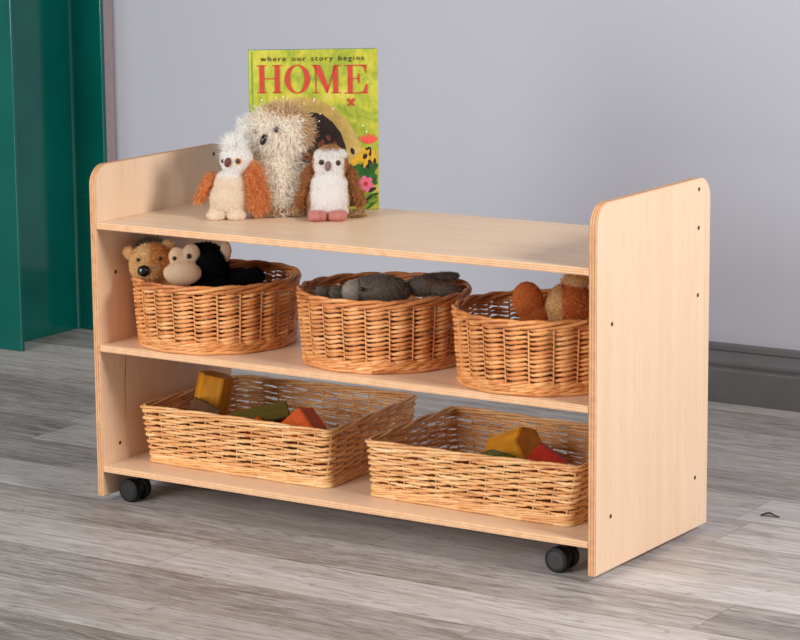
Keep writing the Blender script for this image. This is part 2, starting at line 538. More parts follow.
def basket(name, label, group, loop, z0, nst, pitch, rod, mats, slant=.003, band=.016, rimh=.012, amp=.0024, rimr=.0029,
           jit=.0004, rim_strands=3, zoff=lambda u: 0*u, inphase=False, twist=8.0, tonemid=.5):
    root = tag(empty(name, (float(loop.b[:, 0].mean()), float(loop.b[:, 1].mean()), z0)), label, 'basket', group)
    sh = np.array([root.location.x, root.location.y, 0.0])
    h = loop.h
    SP = 6
    N = nst*SP
    u = np.arange(N)/N
    lift = zoff(u)
    side = MB()
    for i in range(nst):                                # stakes
        us = np.full(9, (i+.5)/nst); z = np.linspace(.004, h-.006, 9) + zoff(us)*np.linspace(0, 1, 9)
        vis = .0002 if (inphase and i % 2 == 1) else 0.0
        P = loop.at(us, z, vis) - sh
        side.tube(P, .0015, 6, ref=loop.normal(us), tone=np.clip(tonemid+.05+rng.normal(0, .1), 0, 1))
    z = band; row = 0
    while z < h - rimh*.7:                              # randing
        ph = (np.arange(N)/SP - .5) + (0 if inphase else row)
        osc = np.cos(PI*ph)
        out = np.sign(osc)*np.abs(osc)**.7*amp
        saw = ((ph + 1.5) % 2)/2 - .5                   # one stitch, between two stakes that hide it
        saw = ((ph + .5 + .5) % 2)/2 - .5
        sl = slant*np.where(np.abs(saw) < .40, saw, np.sign(saw)*(.5-np.abs(saw))*4.0)
        wob = jit*(np.sin(2*PI*(u*3+rng.random()))+np.sin(2*PI*(u*7+rng.random()))) + rng.normal(0, jit*.6, N)
        P = loop.at(u, z + sl + wob + lift*(z/h), out + rng.normal(0, .0003, N)) - sh
        st = np.clip(np.repeat(rng.normal(tonemid, .15, nst//2), SP*2), 0, 1)
        st = np.roll(st, SP//2 + SP*(0 if inphase else row % 2) - SP)
        rr = rod*(.9+.2*rng.random())*(.83 + .19*np.clip(osc, -1, 1)) + rng.normal(0, rod*.04, N)
        side.tube(P, rr, 7, closed=True, tone=np.repeat(st, 7))
        z += pitch*(.92+.16*rng.random()); row += 1
    side.build('wicker_side', mats[0], root)
    bd = MB()                                           # waled band round the foot
    f = max(2, round(nst/twist)); f2 = max(2, round(nst/4))
    for lev, (zz, oo, am, sg) in enumerate(((rod*.95, .0036, .0012, 1), (rod*2.5, .0012, .0030, 1), (rod*4.3, .0008, .0026, 1))):
        for k in range(3 if lev else 2):
            ph = sg*2*PI*(u*(f2 if lev else f) + k/(3 if lev else 2) + lev*.17)
            P = loop.at(u, zz + rod*.62*np.sin(ph)*(1 if lev else .5), oo + am*np.cos(ph)) - sh
            P[:, 2] = np.maximum(P[:, 2], rod*.86)
            bd.tube(P, rod*.84, 7, closed=True, tone=np.repeat(np.clip(np.repeat(rng.normal(tonemid, .16, nst//2), SP*2), 0, 1), 7))
    bd.build('wicker_foot_band', mats[0], root)
    rm = MB()                                           # rolled border
    for k in range(rim_strands):
        ph = 2*PI*(u*f + k/rim_strands)
        P = loop.at(u, h - rimh*.45 + lift + rimh*.33*np.sin(ph) + rng.normal(0, .0002, N), .0010 + .0036*np.cos(ph)) - sh
        rm.tube(P, rimr*(.9+.2*rng.random()), 7, closed=True, tone=np.repeat(np.clip(np.repeat(rng.normal(tonemid, .16, nst//2), SP*2), 0, 1), 7))
    rm.build('wicker_rim', mats[1], root)
    # woven base
    bs = MB()
    nb_ = 96
    ub = np.arange(nb_)/nb_
    ring = loop.at(ub, .003, -.001) - sh
    V = [tuple(p*np.array([1, 1, 0]) + np.array([0, 0, .0025])) for p in ring] + [tuple(p*np.array([1, 1, 0]) + np.array([0, 0, .008])) for p in ring]
    F = [tuple(range(nb_))[::-1], tuple(range(nb_, 2*nb_))] + [(i, (i+1) % nb_, nb_+(i+1) % nb_, nb_+i) for i in range(nb_)]
    bs.add(V, F, 0, .5, False)
    bs.build('base', M['wbase'], root)
    return root


ROUND = 'round wicker baskets on the middle shelf'
B1, B2, B3 = (.1688, .1450), (.5165, .1595), (.8400, .1440)
RT, RB = .1450, .1355
for c, h, lab in ((B1, .122, 'round wicker basket holding the teddy bear and the monkey'),
                  (B2, .126, 'round wicker basket holding the grey rabbit, middle one of its shelf'),
                  (B3, .125, 'round wicker basket holding the reddish brown plush toy, against the end panel with the screws')):
    basket('round_wicker_basket', lab, ROUND, Loop(circle(c, RB), circle(c, RT), h), ZM, 44, .0076, .0038,
           (M['willow'], M['willow_rim']), slant=.0062, band=.021, rimh=.014, amp=.0024, rimr=.0036, inphase=True, twist=7)

TRAY = 'rectangular wicker trays on the bottom shelf'
t1b = quad([(.070, .070), (.454, .070), (.438, .355), (.060, .345)], .014)
t1t = quad([(.056, .061), (.460, .068), (.438, .386), (.042, .372)], .014)
t2b = quad([(.548, .068), (.934, .062), (.930, .340), (.552, .340)], .014)
t2t = quad([(.545, .056), (.950, .066), (.946, .358), (.540, .352)], .014)


def corner_lift(a):
    return lambda u: a*np.sin(2*PI*(2*u)+.3)


for lb, lt, hh, lab, cl in ((t1b, t1t, .105, 'shallow rectangular wicker tray holding the ochre, olive and orange wooden blocks', .0015),
                            (t2b, t2t, .102, 'shallow rectangular wicker tray holding the red block, next to the caster by the end panel', -.0015)):
    basket('rectangular_wicker_tray', lab, TRAY, Loop(lb, lt, hh), ZB, 42, .0053, .0031,
           (M['straw'], M['straw']), slant=.0026, band=.019, rimh=.010, amp=.0022, rimr=.0028, jit=.0007, zoff=corner_lift(cl), twist=7)


# ------------------------------------------------------------------ plush helpers
def blob(ells, voxel=.0028, smooth=6, noise=0.0):
    """Smooth union of ellipsoids -> (V, F). Each: (centre, radii, Euler or None), metres."""
    bm_ = bmesh.new()
    for c, r, e in ells:
        t = bmesh.new(); bmesh.ops.create_icosphere(t, subdivisions=4, radius=1)
        t.transform(Matrix.Translation(c) @ (Euler(e).to_matrix().to_4x4() if e else Matrix.Identity(4)) @ Matrix.Diagonal((*r, 1)))
        me = bpy.data.meshes.new('t'); t.to_mesh(me); t.free(); bm_.from_mesh(me); bpy.data.meshes.remove(me)
    me = bpy.data.meshes.new('t'); bm_.to_mesh(me); bm_.free()
    o = bpy.data.objects.new('t', me); COL.objects.link(o)
    m = o.modifiers.new('r', 'REMESH'); m.mode = 'VOXEL'; m.voxel_size = voxel
    s = o.modifiers.new('s', 'SMOOTH'); s.iterations = smooth; s.factor = .6
    bpy.context.view_layer.update()
    ev = o.evaluated_get(bpy.context.evaluated_depsgraph_get())
    em = ev.to_mesh()
    V = np.array([v.co[:] for v in em.vertices]); F = [tuple(p.vertices) for p in em.polygons]
    ev.to_mesh_clear()
    bpy.data.objects.remove(o); bpy.data.meshes.remove(me)
    return V, F


def fur(mb, V, F, dens, length, width, region=None, spec=None, droop=(0, 0, -.5), jitter=.5, tone=(.5, .2), lean=None):
    """Tufts over a surface. dens: strands per m2. region(centres)->material index per face; spec: {mi: (density factor, length)}."""
    tri = []
    for f in F:
        for k in range(1, len(f)-1): tri.append((f[0], f[k], f[k+1]))
    tri = np.array(tri)
    A, Bv, Cv = V[tri[:, 0]], V[tri[:, 1]], V[tri[:, 2]]
    nr = np.cross(Bv-A, Cv-A); ar = np.linalg.norm(nr, axis=1)/2
    nr /= (2*ar[:, None]+1e-15)
    n = int(dens*ar.sum())
    idx = rng.choice(len(tri), n, p=ar/ar.sum())
    a, b_ = rng.random(n), rng.random(n); sw = a+b_ > 1; a[sw], b_[sw] = 1-a[sw], 1-b_[sw]
    P = A[idx] + (Bv-A)[idx]*a[:, None] + (Cv-A)[idx]*b_[:, None]
    N = nr[idx]
    mi = region(P + rng.normal(0, .0022, P.shape)) if region is not None else np.zeros(n, int)
    L = np.full(n, length)*(.6+.8*rng.random(n))
    if spec:
        fac = np.ones(n)
        for k, v in spec.items(): fac[mi == k] = v
        L = L*fac
    L = np.where(N[:, 1] > .25, L*.35, L)
    d = N + np.asarray(droop)[None, :] + rng.normal(0, jitter, (n, 3))
    d -= np.minimum((d*N).sum(1)-.12, 0)[:, None]*N
    d /= np.linalg.norm(d, axis=1)[:, None]
    w = np.cross(d, N + rng.normal(0, .6, (n, 3))); w /= np.linalg.norm(w, axis=1)[:, None]+1e-9
    w *= width*(.7+.6*rng.random(n))[:, None]/2
    p0 = P - N*length*.06
    pm = P + d*L[:, None]*.5
    d2 = d + rng.normal(0, jitter*.6, (n, 3)) + np.asarray(droop)[None, :]*.5; d2 /= np.linalg.norm(d2, axis=1)[:, None]
    pt = pm + d2*L[:, None]*.5
    VV = np.stack([p0-w, p0+w, pm+w*.75, pm-w*.75, pt], axis=1).reshape(-1, 3)
    base = np.arange(n)*5
    FF = []
    for q in base: FF.append((q, q+1, q+2, q+3)); FF.append((q+3, q+2, q+4))
    tn = np.clip(rng.normal(tone[0], tone[1], n), 0, 1)
    mb.add(VV, FF, np.repeat(mi, 2).tolist(), np.repeat(tn, 2).tolist(), True)


class Frame:
    """Local frame of a toy: faces the room's front corner; measures read in photo pixels at its distance."""
    def __init__(s, name, root, label, cat, group=None, rz=-YAW):
        s.o = tag(empty(name, root, rz), label, cat, group)
        s.bx, s.by, s.s = view_px(root); s.E = .172

    def L(s, px, py, y=0.0):
        yy = y/s.s
        return Vector(((px-s.bx)/s.s, yy, ((s.by-py)/s.s - yy*math.sin(s.E))/math.cos(s.E)))

    def ell(s, px, py, y, rx, ry, rz, e=None):
        return (s.L(px, py, y), (rx/s.s, ry/s.s, rz/s.s), e)

    def part(s, name, ells, mats, region=None, dens=3e5, length=.006, width=.0011, droop=(0, 0, -.5), jitter=.5, spec=None, voxel=.0026,
             tone=(.5, .2), parent=None, smooth=6):
        V, F = blob(ells, voxel, smooth)
        mb = MB()
        cen = np.array([V[list(f)].mean(0) for f in F])
        mi = region(cen).tolist() if region else 0
        mb.add(V, F, mi, np.clip(rng.normal(tone[0]-.05, .05, len(F)), 0, 1).tolist(), True)
        if dens: fur(mb, V, F, dens, length, width, region, spec, droop, jitter, tone)
        for a in mb.v: a[:, 2] = np.maximum(a[:, 2], .0008 + .0006*rng.random(len(a)))
        return mb.build(name, mats, parent or s.o)

    def ball(s, name, px, py, y, rx, ry, rz, mat, e=None, parent=None):
        mb = MB(); c, r, _ = s.ell(px, py, y, rx, ry, rz)
        mb.ball(c, r, 0, 3, Euler(e).to_matrix() if e else None)
        return mb.build(name, mat, parent or s.o)


M['f_white'] = fur_mat('fur_white', (232, 229, 225), (248, 247, 245), (254, 253, 252))
M['f_cream'] = fur_mat('fur_cream', (226, 208, 184), (244, 232, 214), (252, 244, 232))
M['f_bigcream'] = fur_mat('fur_oat', (226, 206, 180), (248, 238, 222), (254, 250, 244))
M['f_brow'] = fur_mat('fur_mottled', (150, 108, 70), (206, 170, 126), (236, 214, 180))
M['f_ivory'] = fur_mat('fur_ivory', (226, 208, 184), (246, 236, 222), (254, 250, 244))
M['f_orange'] = fur_mat('fur_orange', (190, 106, 52), (230, 156, 94), (244, 194, 140))
M['f_brown'] = fur_mat('fur_brown', (132, 80, 44), (180, 120, 70), (216, 166, 112))
M['f_greybrown'] = fur_mat('fur_greybrown', (92, 76, 64), (140, 122, 108), (184, 168, 154))
M['f_tan'] = fur_mat('fur_tan', (214, 168, 108), (242, 208, 152), (250, 228, 184))
M['f_rust'] = fur_mat('fur_rust', (200, 130, 62), (224, 162, 88), (238, 190, 122))
M['f_black'] = fur_mat('fur_black', (8, 7, 8), (18, 16, 18), (38, 36, 40), sheen=.05)
M['f_grey'] = fur_mat('fur_grey', (104, 95, 88), (146, 136, 127), (180, 171, 161), sheen=.1)
M['f_ltgrey'] = fur_mat('fur_lightgrey', (176, 166, 158), (204, 195, 187), (220, 212, 206))
M['f_rose'] = fur_mat('fur_rose_brown', (128, 104, 92), (164, 134, 120), (188, 158, 142), sheen=.1)
M['f_fox'] = fur_mat('fur_reddish', (188, 96, 42), (220, 132, 68), (238, 168, 106))
M['f_bib'] = fur_mat('fur_bib', (206, 162, 104), (234, 196, 140), (244, 216, 168))
M['f_face'] = fur_mat('plush_face', (234, 202, 168), (248, 224, 196), (252, 236, 212))
M['f_pink'] = fur_mat('plush_pink', (196, 130, 122), (222, 160, 150), (234, 180, 170))
M['eye'] = plain('eye_black', srgb(14, 11, 10), .12, .6, 0)
M['amber'] = plain('eye_amber', srgb(196, 128, 34), .15, .6, .05)
M['irisbrown'] = plain('eye_brown', srgb(84, 52, 28), .15, .6, .05)
M['beak'] = plain('beak_maroon', srgb(98, 54, 44), .5, .3, .08)
M['beak_grey'] = plain('beak_grey', srgb(112, 92, 86), .55, .3, .08)


def eye(fr, px, py, y, r, iris=None, iris_r=1.45):
    if iris:
        o = fr.ball('eye', px, py, y, r*iris_r, r*iris_r*.8, r*iris_r, iris)
        fr.ball('pupil', px-.1, py, y-r*.75, r, r*.7, r, M['eye'], parent=o)
        return o
    return fr.ball('eye', px, py, y, r, r*.8, r, M['eye'])


def onshelf(px, py, z):
    d = _fw + _R*(px-PPX)/FOC - _U*(py-PPY)/FOC
    return tuple(CAM + d*(z-CAM[2])/d[2])


OWLS = 'plush owls on top of the shelf unit'
# --- white and orange owl, at the end of the row
fr = Frame('plush_owl', onshelf(229, 218, ZT), 'small plush owl with white tufted head, cream belly and orange wings', 'soft toy', OWLS)
zneck = fr.L(0, 176, 0).z
fr.part('body', [fr.ell(230, 198, 0, 19.5, 17, 19), fr.ell(231, 184, 0, 16, 15, 14), fr.ell(237.5, 160, -1, 15.5, 14, 14.5), fr.ell(229, 209, 2, 19, 15, 9)],
        [M['f_cream'], M['f_white']], region=lambda c: (c[:, 2] > zneck).astype(int), dens=7e5, length=.0042, width=.0009, jitter=.55, spec={0: .7, 1: 1.0}, tone=(.62, .16))
fr.part('head_tuft', [fr.ell(236, 149, 0, 9, 8, 4)], [M['f_white']], dens=9e5, length=.024, width=.0009, droop=(0, 0, .55), jitter=.75, tone=(.7, .15))
for px, rx in ((217, 9.5), (236.5, 10)):
    fr.part('foot', [fr.ell(px, 215.5, -12, rx, 10, 5.2)], [M['f_cream']], dens=6e5, length=.003, width=.0009, tone=(.6, .15), droop=(0, 0, 0))
fr.part('wing', [fr.ell(255.5, 179, -6, 8, 6, 17, (0, -.14, 0)), fr.ell(258.5, 198, -9, 9.5, 7, 16.5, (0, -.05, 0))], [M['f_orange']], dens=5e5, length=.013, width=.0010, jitter=.7, droop=(.1, -.1, -.7))
fr.part('wing', [fr.ell(208, 184, 4, 5, 6, 15, (0, .5, 0)), fr.ell(201.5, 196, 4, 4, 5, 8, (0, .6, 0))], [M['f_orange']], dens=5e5, length=.009, width=.0010, jitter=.6, droop=(-.2, 0, -.7))
eye(fr, 239.6, 162.6, -14.6, 2.3, M['amber'], 1.5)
fr.ball('eye', 224.2, 161.8, -8.0, 2.0, 2.0, 2.2, M['eye'])
fr.ball('beak', 229.3, 163.6, -15, 3.4, 3.6, 5.0, M['beak'], e=(0, .3, 0))

# --- big shaggy owl
fr = Frame('plush_owl', onshelf(282, 214, ZT), 'large shaggy oat coloured plush owl between the two small owls', 'soft toy', OWLS)
zc = fr.L(0, 114, 0).z; zf = fr.L(0, 209, 0).z; xr = fr.L(303, 0, 0).x
def reg(c):
    m = np.zeros(len(c), int)
    top = c[:, 2] > zc + (c[:, 0]-fr.L(281, 0).x)*-.25
    m[top] = 1
    m[(c[:, 0] > xr) & (c[:, 2] > fr.L(0, 150).z)] = 1
    face = (c[:, 1] < -.006) & (c[:, 2] > fr.L(0, 156).z) & (c[:, 2] < fr.L(0, 116).z) & (c[:, 0] < fr.L(302, 0).x)
    m[face] = 3
    return m
fr.part('body', [fr.ell(281, 182, -4, 25.5, 18, 34), fr.ell(280, 200, -5, 27, 19, 18), fr.ell(281.5, 131, -4, 30, 19, 24.5)],
        [M['f_bigcream'], M['f_brow'], M['f_greybrown'], M['f_ivory']], region=reg, dens=2.6e5, length=.018, width=.0017, jitter=.8, droop=(0, -.1, -.45), tone=(.76, .2))
fr.part('ear_tuft', [fr.ell(251, 131, -3, 9.5, 9, 14, (0, .15, 0))], [M['f_white']], dens=4e5, length=.015, width=.0013, jitter=.8, tone=(.6, .15))
fr.part('wing', [fr.ell(307, 172, 3, 7, 8, 22, (0, -.12, 0)), fr.ell(306, 192, 3, 7, 9, 18, (0, .05, 0))], [M['f_brown']], dens=4e5, length=.012, width=.0011, jitter=.7, droop=(.1, -.1, -.7))
fr.part('wing', [fr.ell(257, 172, 10, 6, 8, 20, (0, .12, 0))], [M['f_brown']], dens=4e5, length=.012, width=.0011, jitter=.7, droop=(-.1, -.1, -.7))
for px in (272, 295):
    fr.part('foot', [fr.ell(px, 210.5, -20, 11, 9, 5)], [M['f_brow']], dens=5e5, length=.006, width=.0011, tone=(.55, .2), droop=(0, -.3, 0))
fr.ball('beak', 265.2, 141.5, -24.5, 3.2, 4, 5.8, M['eye'], e=(0, .35, 0))
eye(fr, 278.2, 132, -25.5, 2.3, M['irisbrown'], 1.3)
eye(fr, 256.5, 133, -16, 2.0, M['irisbrown'], 1.3)

# --- brown and white owl
fr = Frame('plush_owl', onshelf(328.5, 218.8, ZT), 'small brown plush owl with white face, white belly and pink feet', 'soft toy', OWLS)
def reg3(c):
    px = c[:, 0]*fr.s; y = c[:, 1]*fr.s; z = c[:, 2]
    m = np.zeros(len(c), int)
    side = np.where(z > fr.L(0, 178).z, 15.2, 18.8)
    m[(np.abs(px - 1.0) > side) | (y > 5)] = 1
    m[z > fr.L(0, 151.2).z] = 1
    return m
fr.part('body', [fr.ell(329, 199, 0, 20.5, 17, 20), fr.ell(329.5, 184, 0, 18.5, 16, 14), fr.ell(331, 163, -1, 17, 15, 17), fr.ell(329, 210, 2, 20.5, 15, 8)],
        [M['f_white'], M['f_brown']], region=reg3, dens=8e5, length=.0036, width=.0009, jitter=.5, spec={0: .8, 1: 1.2}, tone=(.66, .14))
fr.part('brow_fringe', [fr.ell(331, 155, -7.5, 16.5, 8.0, 3.0)], [M['f_white']], dens=9e5, length=.007, width=.0009, droop=(0, -.6, -.4), jitter=.5, tone=(.6, .16))
for px in (317.3, 337.4):
    o = fr.part('foot', [fr.ell(px-4.6, 216.2, -14, 5, 9, 5.2), fr.ell(px+.2, 216.2, -16, 5, 9, 5.2), fr.ell(px+4.8, 216.2, -14, 5, 9, 5.2)], [M['f_pink']], dens=7e5, length=.0016, width=.0007, tone=(.5, .12), droop=(0, 0, 0), smooth=3, voxel=.002)
    o['label'] = 'pink foot'
fr.part('wing', [fr.ell(351, 178, 4, 6, 6, 14, (0, -.25, 0)), fr.ell(357.5, 196, 3, 6, 6, 12, (0, -.35, 0))], [M['f_brown']], dens=5e5, length=.008, width=.0010, jitter=.6, droop=(.2, -.1, -.7))
fr.part('wing', [fr.ell(308, 178, 4, 5, 6, 14, (0, .22, 0)), fr.ell(302.5, 196, 4, 5, 6, 13, (0, .25, 0))], [M['f_brown']], dens=5e5, length=.008, width=.0010, jitter=.6, droop=(-.2, -.1, -.7))
fr.part('tail', [fr.ell(353, 214.5, 8, 14, 7, 2.2, (0, -.08, 0))], [M['f_brow']], dens=5e5, length=.008, width=.0010, jitter=.4, droop=(.9, 0, -.1))
for px, py in ((322.2, 163.4), (338.6, 164.2)):
    eye(fr, px, py, -14.2, 1.9, M['irisbrown'], 1.5)
fr.ball('beak', 328.6, 167.2, -16.6, 3.0, 3.2, 5.2, M['beak_grey'], e=(0, .12, 0))

# ------------------------------------------------------------------ plush toys in the baskets
def base_in(c):
    return (c[0], c[1], ZM + .009)

fr = Frame('teddy_bear', base_in(B1), 'tan teddy bear with black nose peeping over the rim of its basket', 'soft toy')
xm = fr.L(158, 0).x
def regb(c):
    m = np.zeros(len(c), int)
    z = c[:, 2]
    m[(c[:, 0] > fr.L(152, 0).x) & (z > fr.L(0, 263).z - (c[:, 0]-xm)*.2)] = 1
    m[(c[:, 0] < fr.L(162, 0).x) & (z < fr.L(0, 262, -16).z) & (c[:, 1] < -.015)] = 2
    return m
fr.part('body', [fr.ell(154, 263, 0, 21.5, 18, 20), fr.ell(149.5, 270, -16, 13, 10, 11), fr.ell(166, 296, 2, 18, 17, 28), fr.ell(166, 326, 2, 18, 17, 14)],
        [M['f_tan'], M['f_rust'], M['f_bib']], region=regb, dens=4e5, length=.006, width=.001, jitter=.6, tone=(.55, .2))
for px, py, r in ((131, 251.5, 6.2), (170, 246, 7)):
    fr.part('ear', [fr.ell(px, py, 3, r, 3.5, r)], [M['f_tan']], dens=6e5, length=.004, width=.0009, tone=(.55, .2))
fr.ball('nose', 147, 270.2, -26.5, 6.3, 4.5, 5.8, M['eye'])
for px, py in ((141.2, 259.2), (162.6, 258.2)):
    fr.ball('eye', px, py, -16.5, 2, 2, 2, M['eye'])

fr = Frame('plush_hedgehog', (B1[0]-.022, B1[1]+.062, ZM+.009), 'grey-brown fuzzy plush toy behind the teddy bear', 'soft toy')
fr.part('body', [fr.ell(154, 251, 0, 14, 11, 13.5), fr.ell(168, 280, 0, 15, 11, 22), fr.ell(176, 309, 0, 16, 11, 17)], [M['f_greybrown']], dens=4e5, length=.009, width=.001, droop=(0, 0, .1), jitter=.5)

fr = Frame('plush_monkey', base_in(B1), 'black plush monkey with cream face beside the teddy bear', 'soft toy')
fr.part('body', [fr.ell(206, 263, 0, 24, 20, 20.5), fr.ell(214, 290, 4, 22, 22, 22), fr.ell(214, 318, 4, 24, 24, 19)], [M['f_black']], dens=5e5, length=.004, width=.0009, jitter=.5)
fr.part('arm', [fr.ell(240, 277, 4, 20, 9, 8.5, (0, .05, 0)), fr.ell(256, 277, 8, 9.5, 9, 9.5)], [M['f_black']], dens=5e5, length=.004, width=.0009, jitter=.5)
o = fr.part('face', [fr.ell(185, 272.8, -22, 19, 10, 12), fr.ell(179.5, 256.5, -15.5, 8.4, 5, 10), fr.ell(193.8, 254, -15.5, 9.2, 5, 10.3), fr.ell(186, 262, -15.5, 13, 6, 8)], [M['f_face']], dens=9e5, length=.0013, width=.0007, tone=(.55, .12), droop=(0, 0, 0), voxel=.002, smooth=14)
o['label'] = 'cream face and muzzle'
fr.part('ear', [fr.ell(227.5, 252.5, -6, 6, 3.5, 11.5, (0, .12, 0))], [M['f_face']], dens=8e5, length=.0013, width=.0007, tone=(.5, .12), droop=(0, 0, 0))
for px, py, r in ((177.3, 258.2, 2.1), (191.6, 256.2, 2.5)):
    eye(fr, px, py, -20.3, r*.8, M['irisbrown'], 1.35)

fr = Frame('plush_rabbit', base_in(B2), 'grey plush rabbit lying across its basket with long ears over the rim', 'soft toy')
def regr(c):
    m = np.zeros(len(c), int)
    m[(c[:, 0] < fr.L(358.5, 0).x) & (c[:, 0] > fr.L(342, 0).x)] = 1
    return m
fr.part('body', [fr.ell(381, 289.5, -12, 30, 22, 14.5, (0, .06, 0)), fr.ell(353, 290.5, -20, 10, 10, 10.5), fr.ell(384, 315, 0, 40, 34, 18), fr.ell(384, 336, 0, 44, 38, 16)],
        [M['f_grey'], M['f_ltgrey']], region=regr, dens=4.5e5, length=.0036, width=.0009, jitter=.5, tone=(.5, .18))
def regear(c):
    return ((c[:, 2] > fr.L(0, 286.5, -8).z) & (c[:, 0] > fr.L(424, 0).x)).astype(int)
fr.part('ear', [fr.ell(435, 279.5, 6, 26, 9, 5.6, (0, -.13, 0))], [M['f_grey']], dens=5e5, length=.003, width=.0009, tone=(.4, .15))
fr.part('ear', [fr.ell(422, 287, -8, 17, 10, 9.5, (0, .02, 0)), fr.ell(441, 289.5, -8, 20, 10, 7, (0, .16, 0))], [M['f_grey'], M['f_rose']], region=regear, dens=5e5, length=.003, width=.0009, tone=(.5, .15))
for px, py, r in ((323, 292, 8), (337, 293, 9)):
    fr.part('paw', [fr.ell(px, py, -6, r, r, r*.8), fr.ell(px+9, py+14, -6, r, r, 11)], [M['f_grey']], dens=5e5, length=.003, width=.0009, tone=(.45, .15))
eye(fr, 362.4, 288.8, -33, 2.1)

fr = Frame('plush_squirrel', base_in(B3), 'reddish brown plush toy with cream bib and big round tail, touching the end panel side', 'soft toy')
def regs(c):
    return ((c[:, 0] < fr.L(559.5, 0).x) & (c[:, 1] < 0.005)).astype(int)
fr.part('body', [fr.ell(569, 308, -4, 26, 22, 25), fr.ell(567, 338, 0, 28, 25, 24), fr.ell(566, 360, 0, 27, 25, 15)], [M['f_fox'], M['f_bib']], region=regs, dens=4.5e5, length=.005, width=.001, jitter=.6)
fr.part('tail', [fr.ell(527, 300, -8, 15.5, 10, 19, (0, -.12, 0)), fr.ell(535, 316, -6, 15, 11, 16), fr.ell(540, 342, 0, 15, 13, 22)], [M['f_fox']], dens=5e5, length=.0025, width=.0009, tone=(.45, .15))
fr.part('head', [fr.ell(575, 281.5, -2, 13, 12, 8.5)], [M['f_tan']], dens=5e5, length=.006, width=.001, tone=(.6, .2))

# ------------------------------------------------------------------ wooden blocks
def stain(name, col):
    t = NT(name); c = t.coord()
    g = t.noise(t.mapping(c, (90, 90, 12)), 1, 4, .6)
    lo = tuple(v*.72 for v in col[:3])+(1,); hi = tuple(min(1, v*1.18) for v in col[:3])+(1,)
    return t.set(t.ramp(g, [(.3, lo), (.7, hi)]), .6, .2)


M['b_ochre'] = stain('block_ochre', srgb(204, 136, 34))
M['b_brown'] = stain('block_brown', srgb(104, 74, 48))
M['b_olive'] = stain('block_olive', srgb(100, 88, 34))
M['b_orange'] = stain('block_orange', srgb(212, 88, 10))
M['b_red'] = stain('block_red', srgb(168, 40, 22))
M['b_green'] = stain('block_green', srgb(98, 102, 40))


def block(label, mat, px, py, y, size, e, group, root, sides=6, taper=1.0):
    """Bevelled prism with its upper end centred on the given photo point; e turns it in the toy frame."""
    bx, by, s = view_px(root); E = .172
    yy = y/s
    c = Vector(((px-bx)/s, yy, ((by-py)/s - yy*math.sin(E))/math.cos(E)))
    bm_ = bmesh.new()
    bmesh.ops.create_cone(bm_, cap_ends=True, segments=sides, radius1=size[0], radius2=size[0]*taper, depth=size[2])
    for v in bm_.verts: v.co.y *= size[1]/size[0]
    bmesh.ops.bevel(bm_, geom=bm_.edges[:], offset=.0018, segments=2, affect='EDGES')
    mb = MB(); mb.bm(bm_)
    o = mb.build('wooden_block', mat)
    o.rotation_mode = 'XYZ'
    rot = Matrix.Rotation(-YAW, 4, 'Z')
    o.matrix_world = Matrix.Translation(root) @ rot @ Matrix.Translation(c) @ Euler(e).to_matrix().to_4x4()
    tag(o, label, 'toy block', group)
    return o


R1 = (.255, .215, ZB+.009); R2 = (.745, .205, ZB+.009)
G1 = 'wooden blocks in the wicker tray with the ochre block standing up'; G2 = 'wooden blocks in the wicker tray with the red block'
block('ochre six-sided wooden block standing tilted in its tray', M['b_ochre'], 212, 398, 40, (.034, .034, .088), (.06, .20, .42), G1, R1, 6)
block('dark brown wooden block with a low peak in front of the ochre one', M['b_brown'], 202, 414.5, 4, (.036, .036, .060), (1.42, -.25, .15), G1, R1, 4)
block('long olive wooden block lying behind the orange blocks', M['b_olive'], 261, 418, 0, (.024, .024, .105), (.2, 1.40, .35), G1, R1, 4)
block('orange wooden block with a peaked top, larger of two', M['b_orange'], 304, 425, -18, (.034, .034, .060), (1.38, .06, -.45), G1, R1, 4)
block('orange wooden block showing only its tip at the tray rim', M['b_orange'], 261, 432, -30, (.032, .032, .055), (1.40, -.1, .1), G1, R1, 4)
block('ochre rounded six-sided wooden block leaning beside the red one', M['b_ochre'], 515, 451, 16, (.036, .034, .084), (1.0, .75, .35), G2, R2, 6)
block('red square wooden block tilted on its corner', M['b_red'], 541, 463, -34, (.040, .040, .055), (1.40, -.16, -.10), G2, R2, 4)
block('small green wooden block showing above the tray rim', M['b_green'], 496, 461, -30, (.030, .022, .060), (1.45, .1, .3), G2, R2, 8)

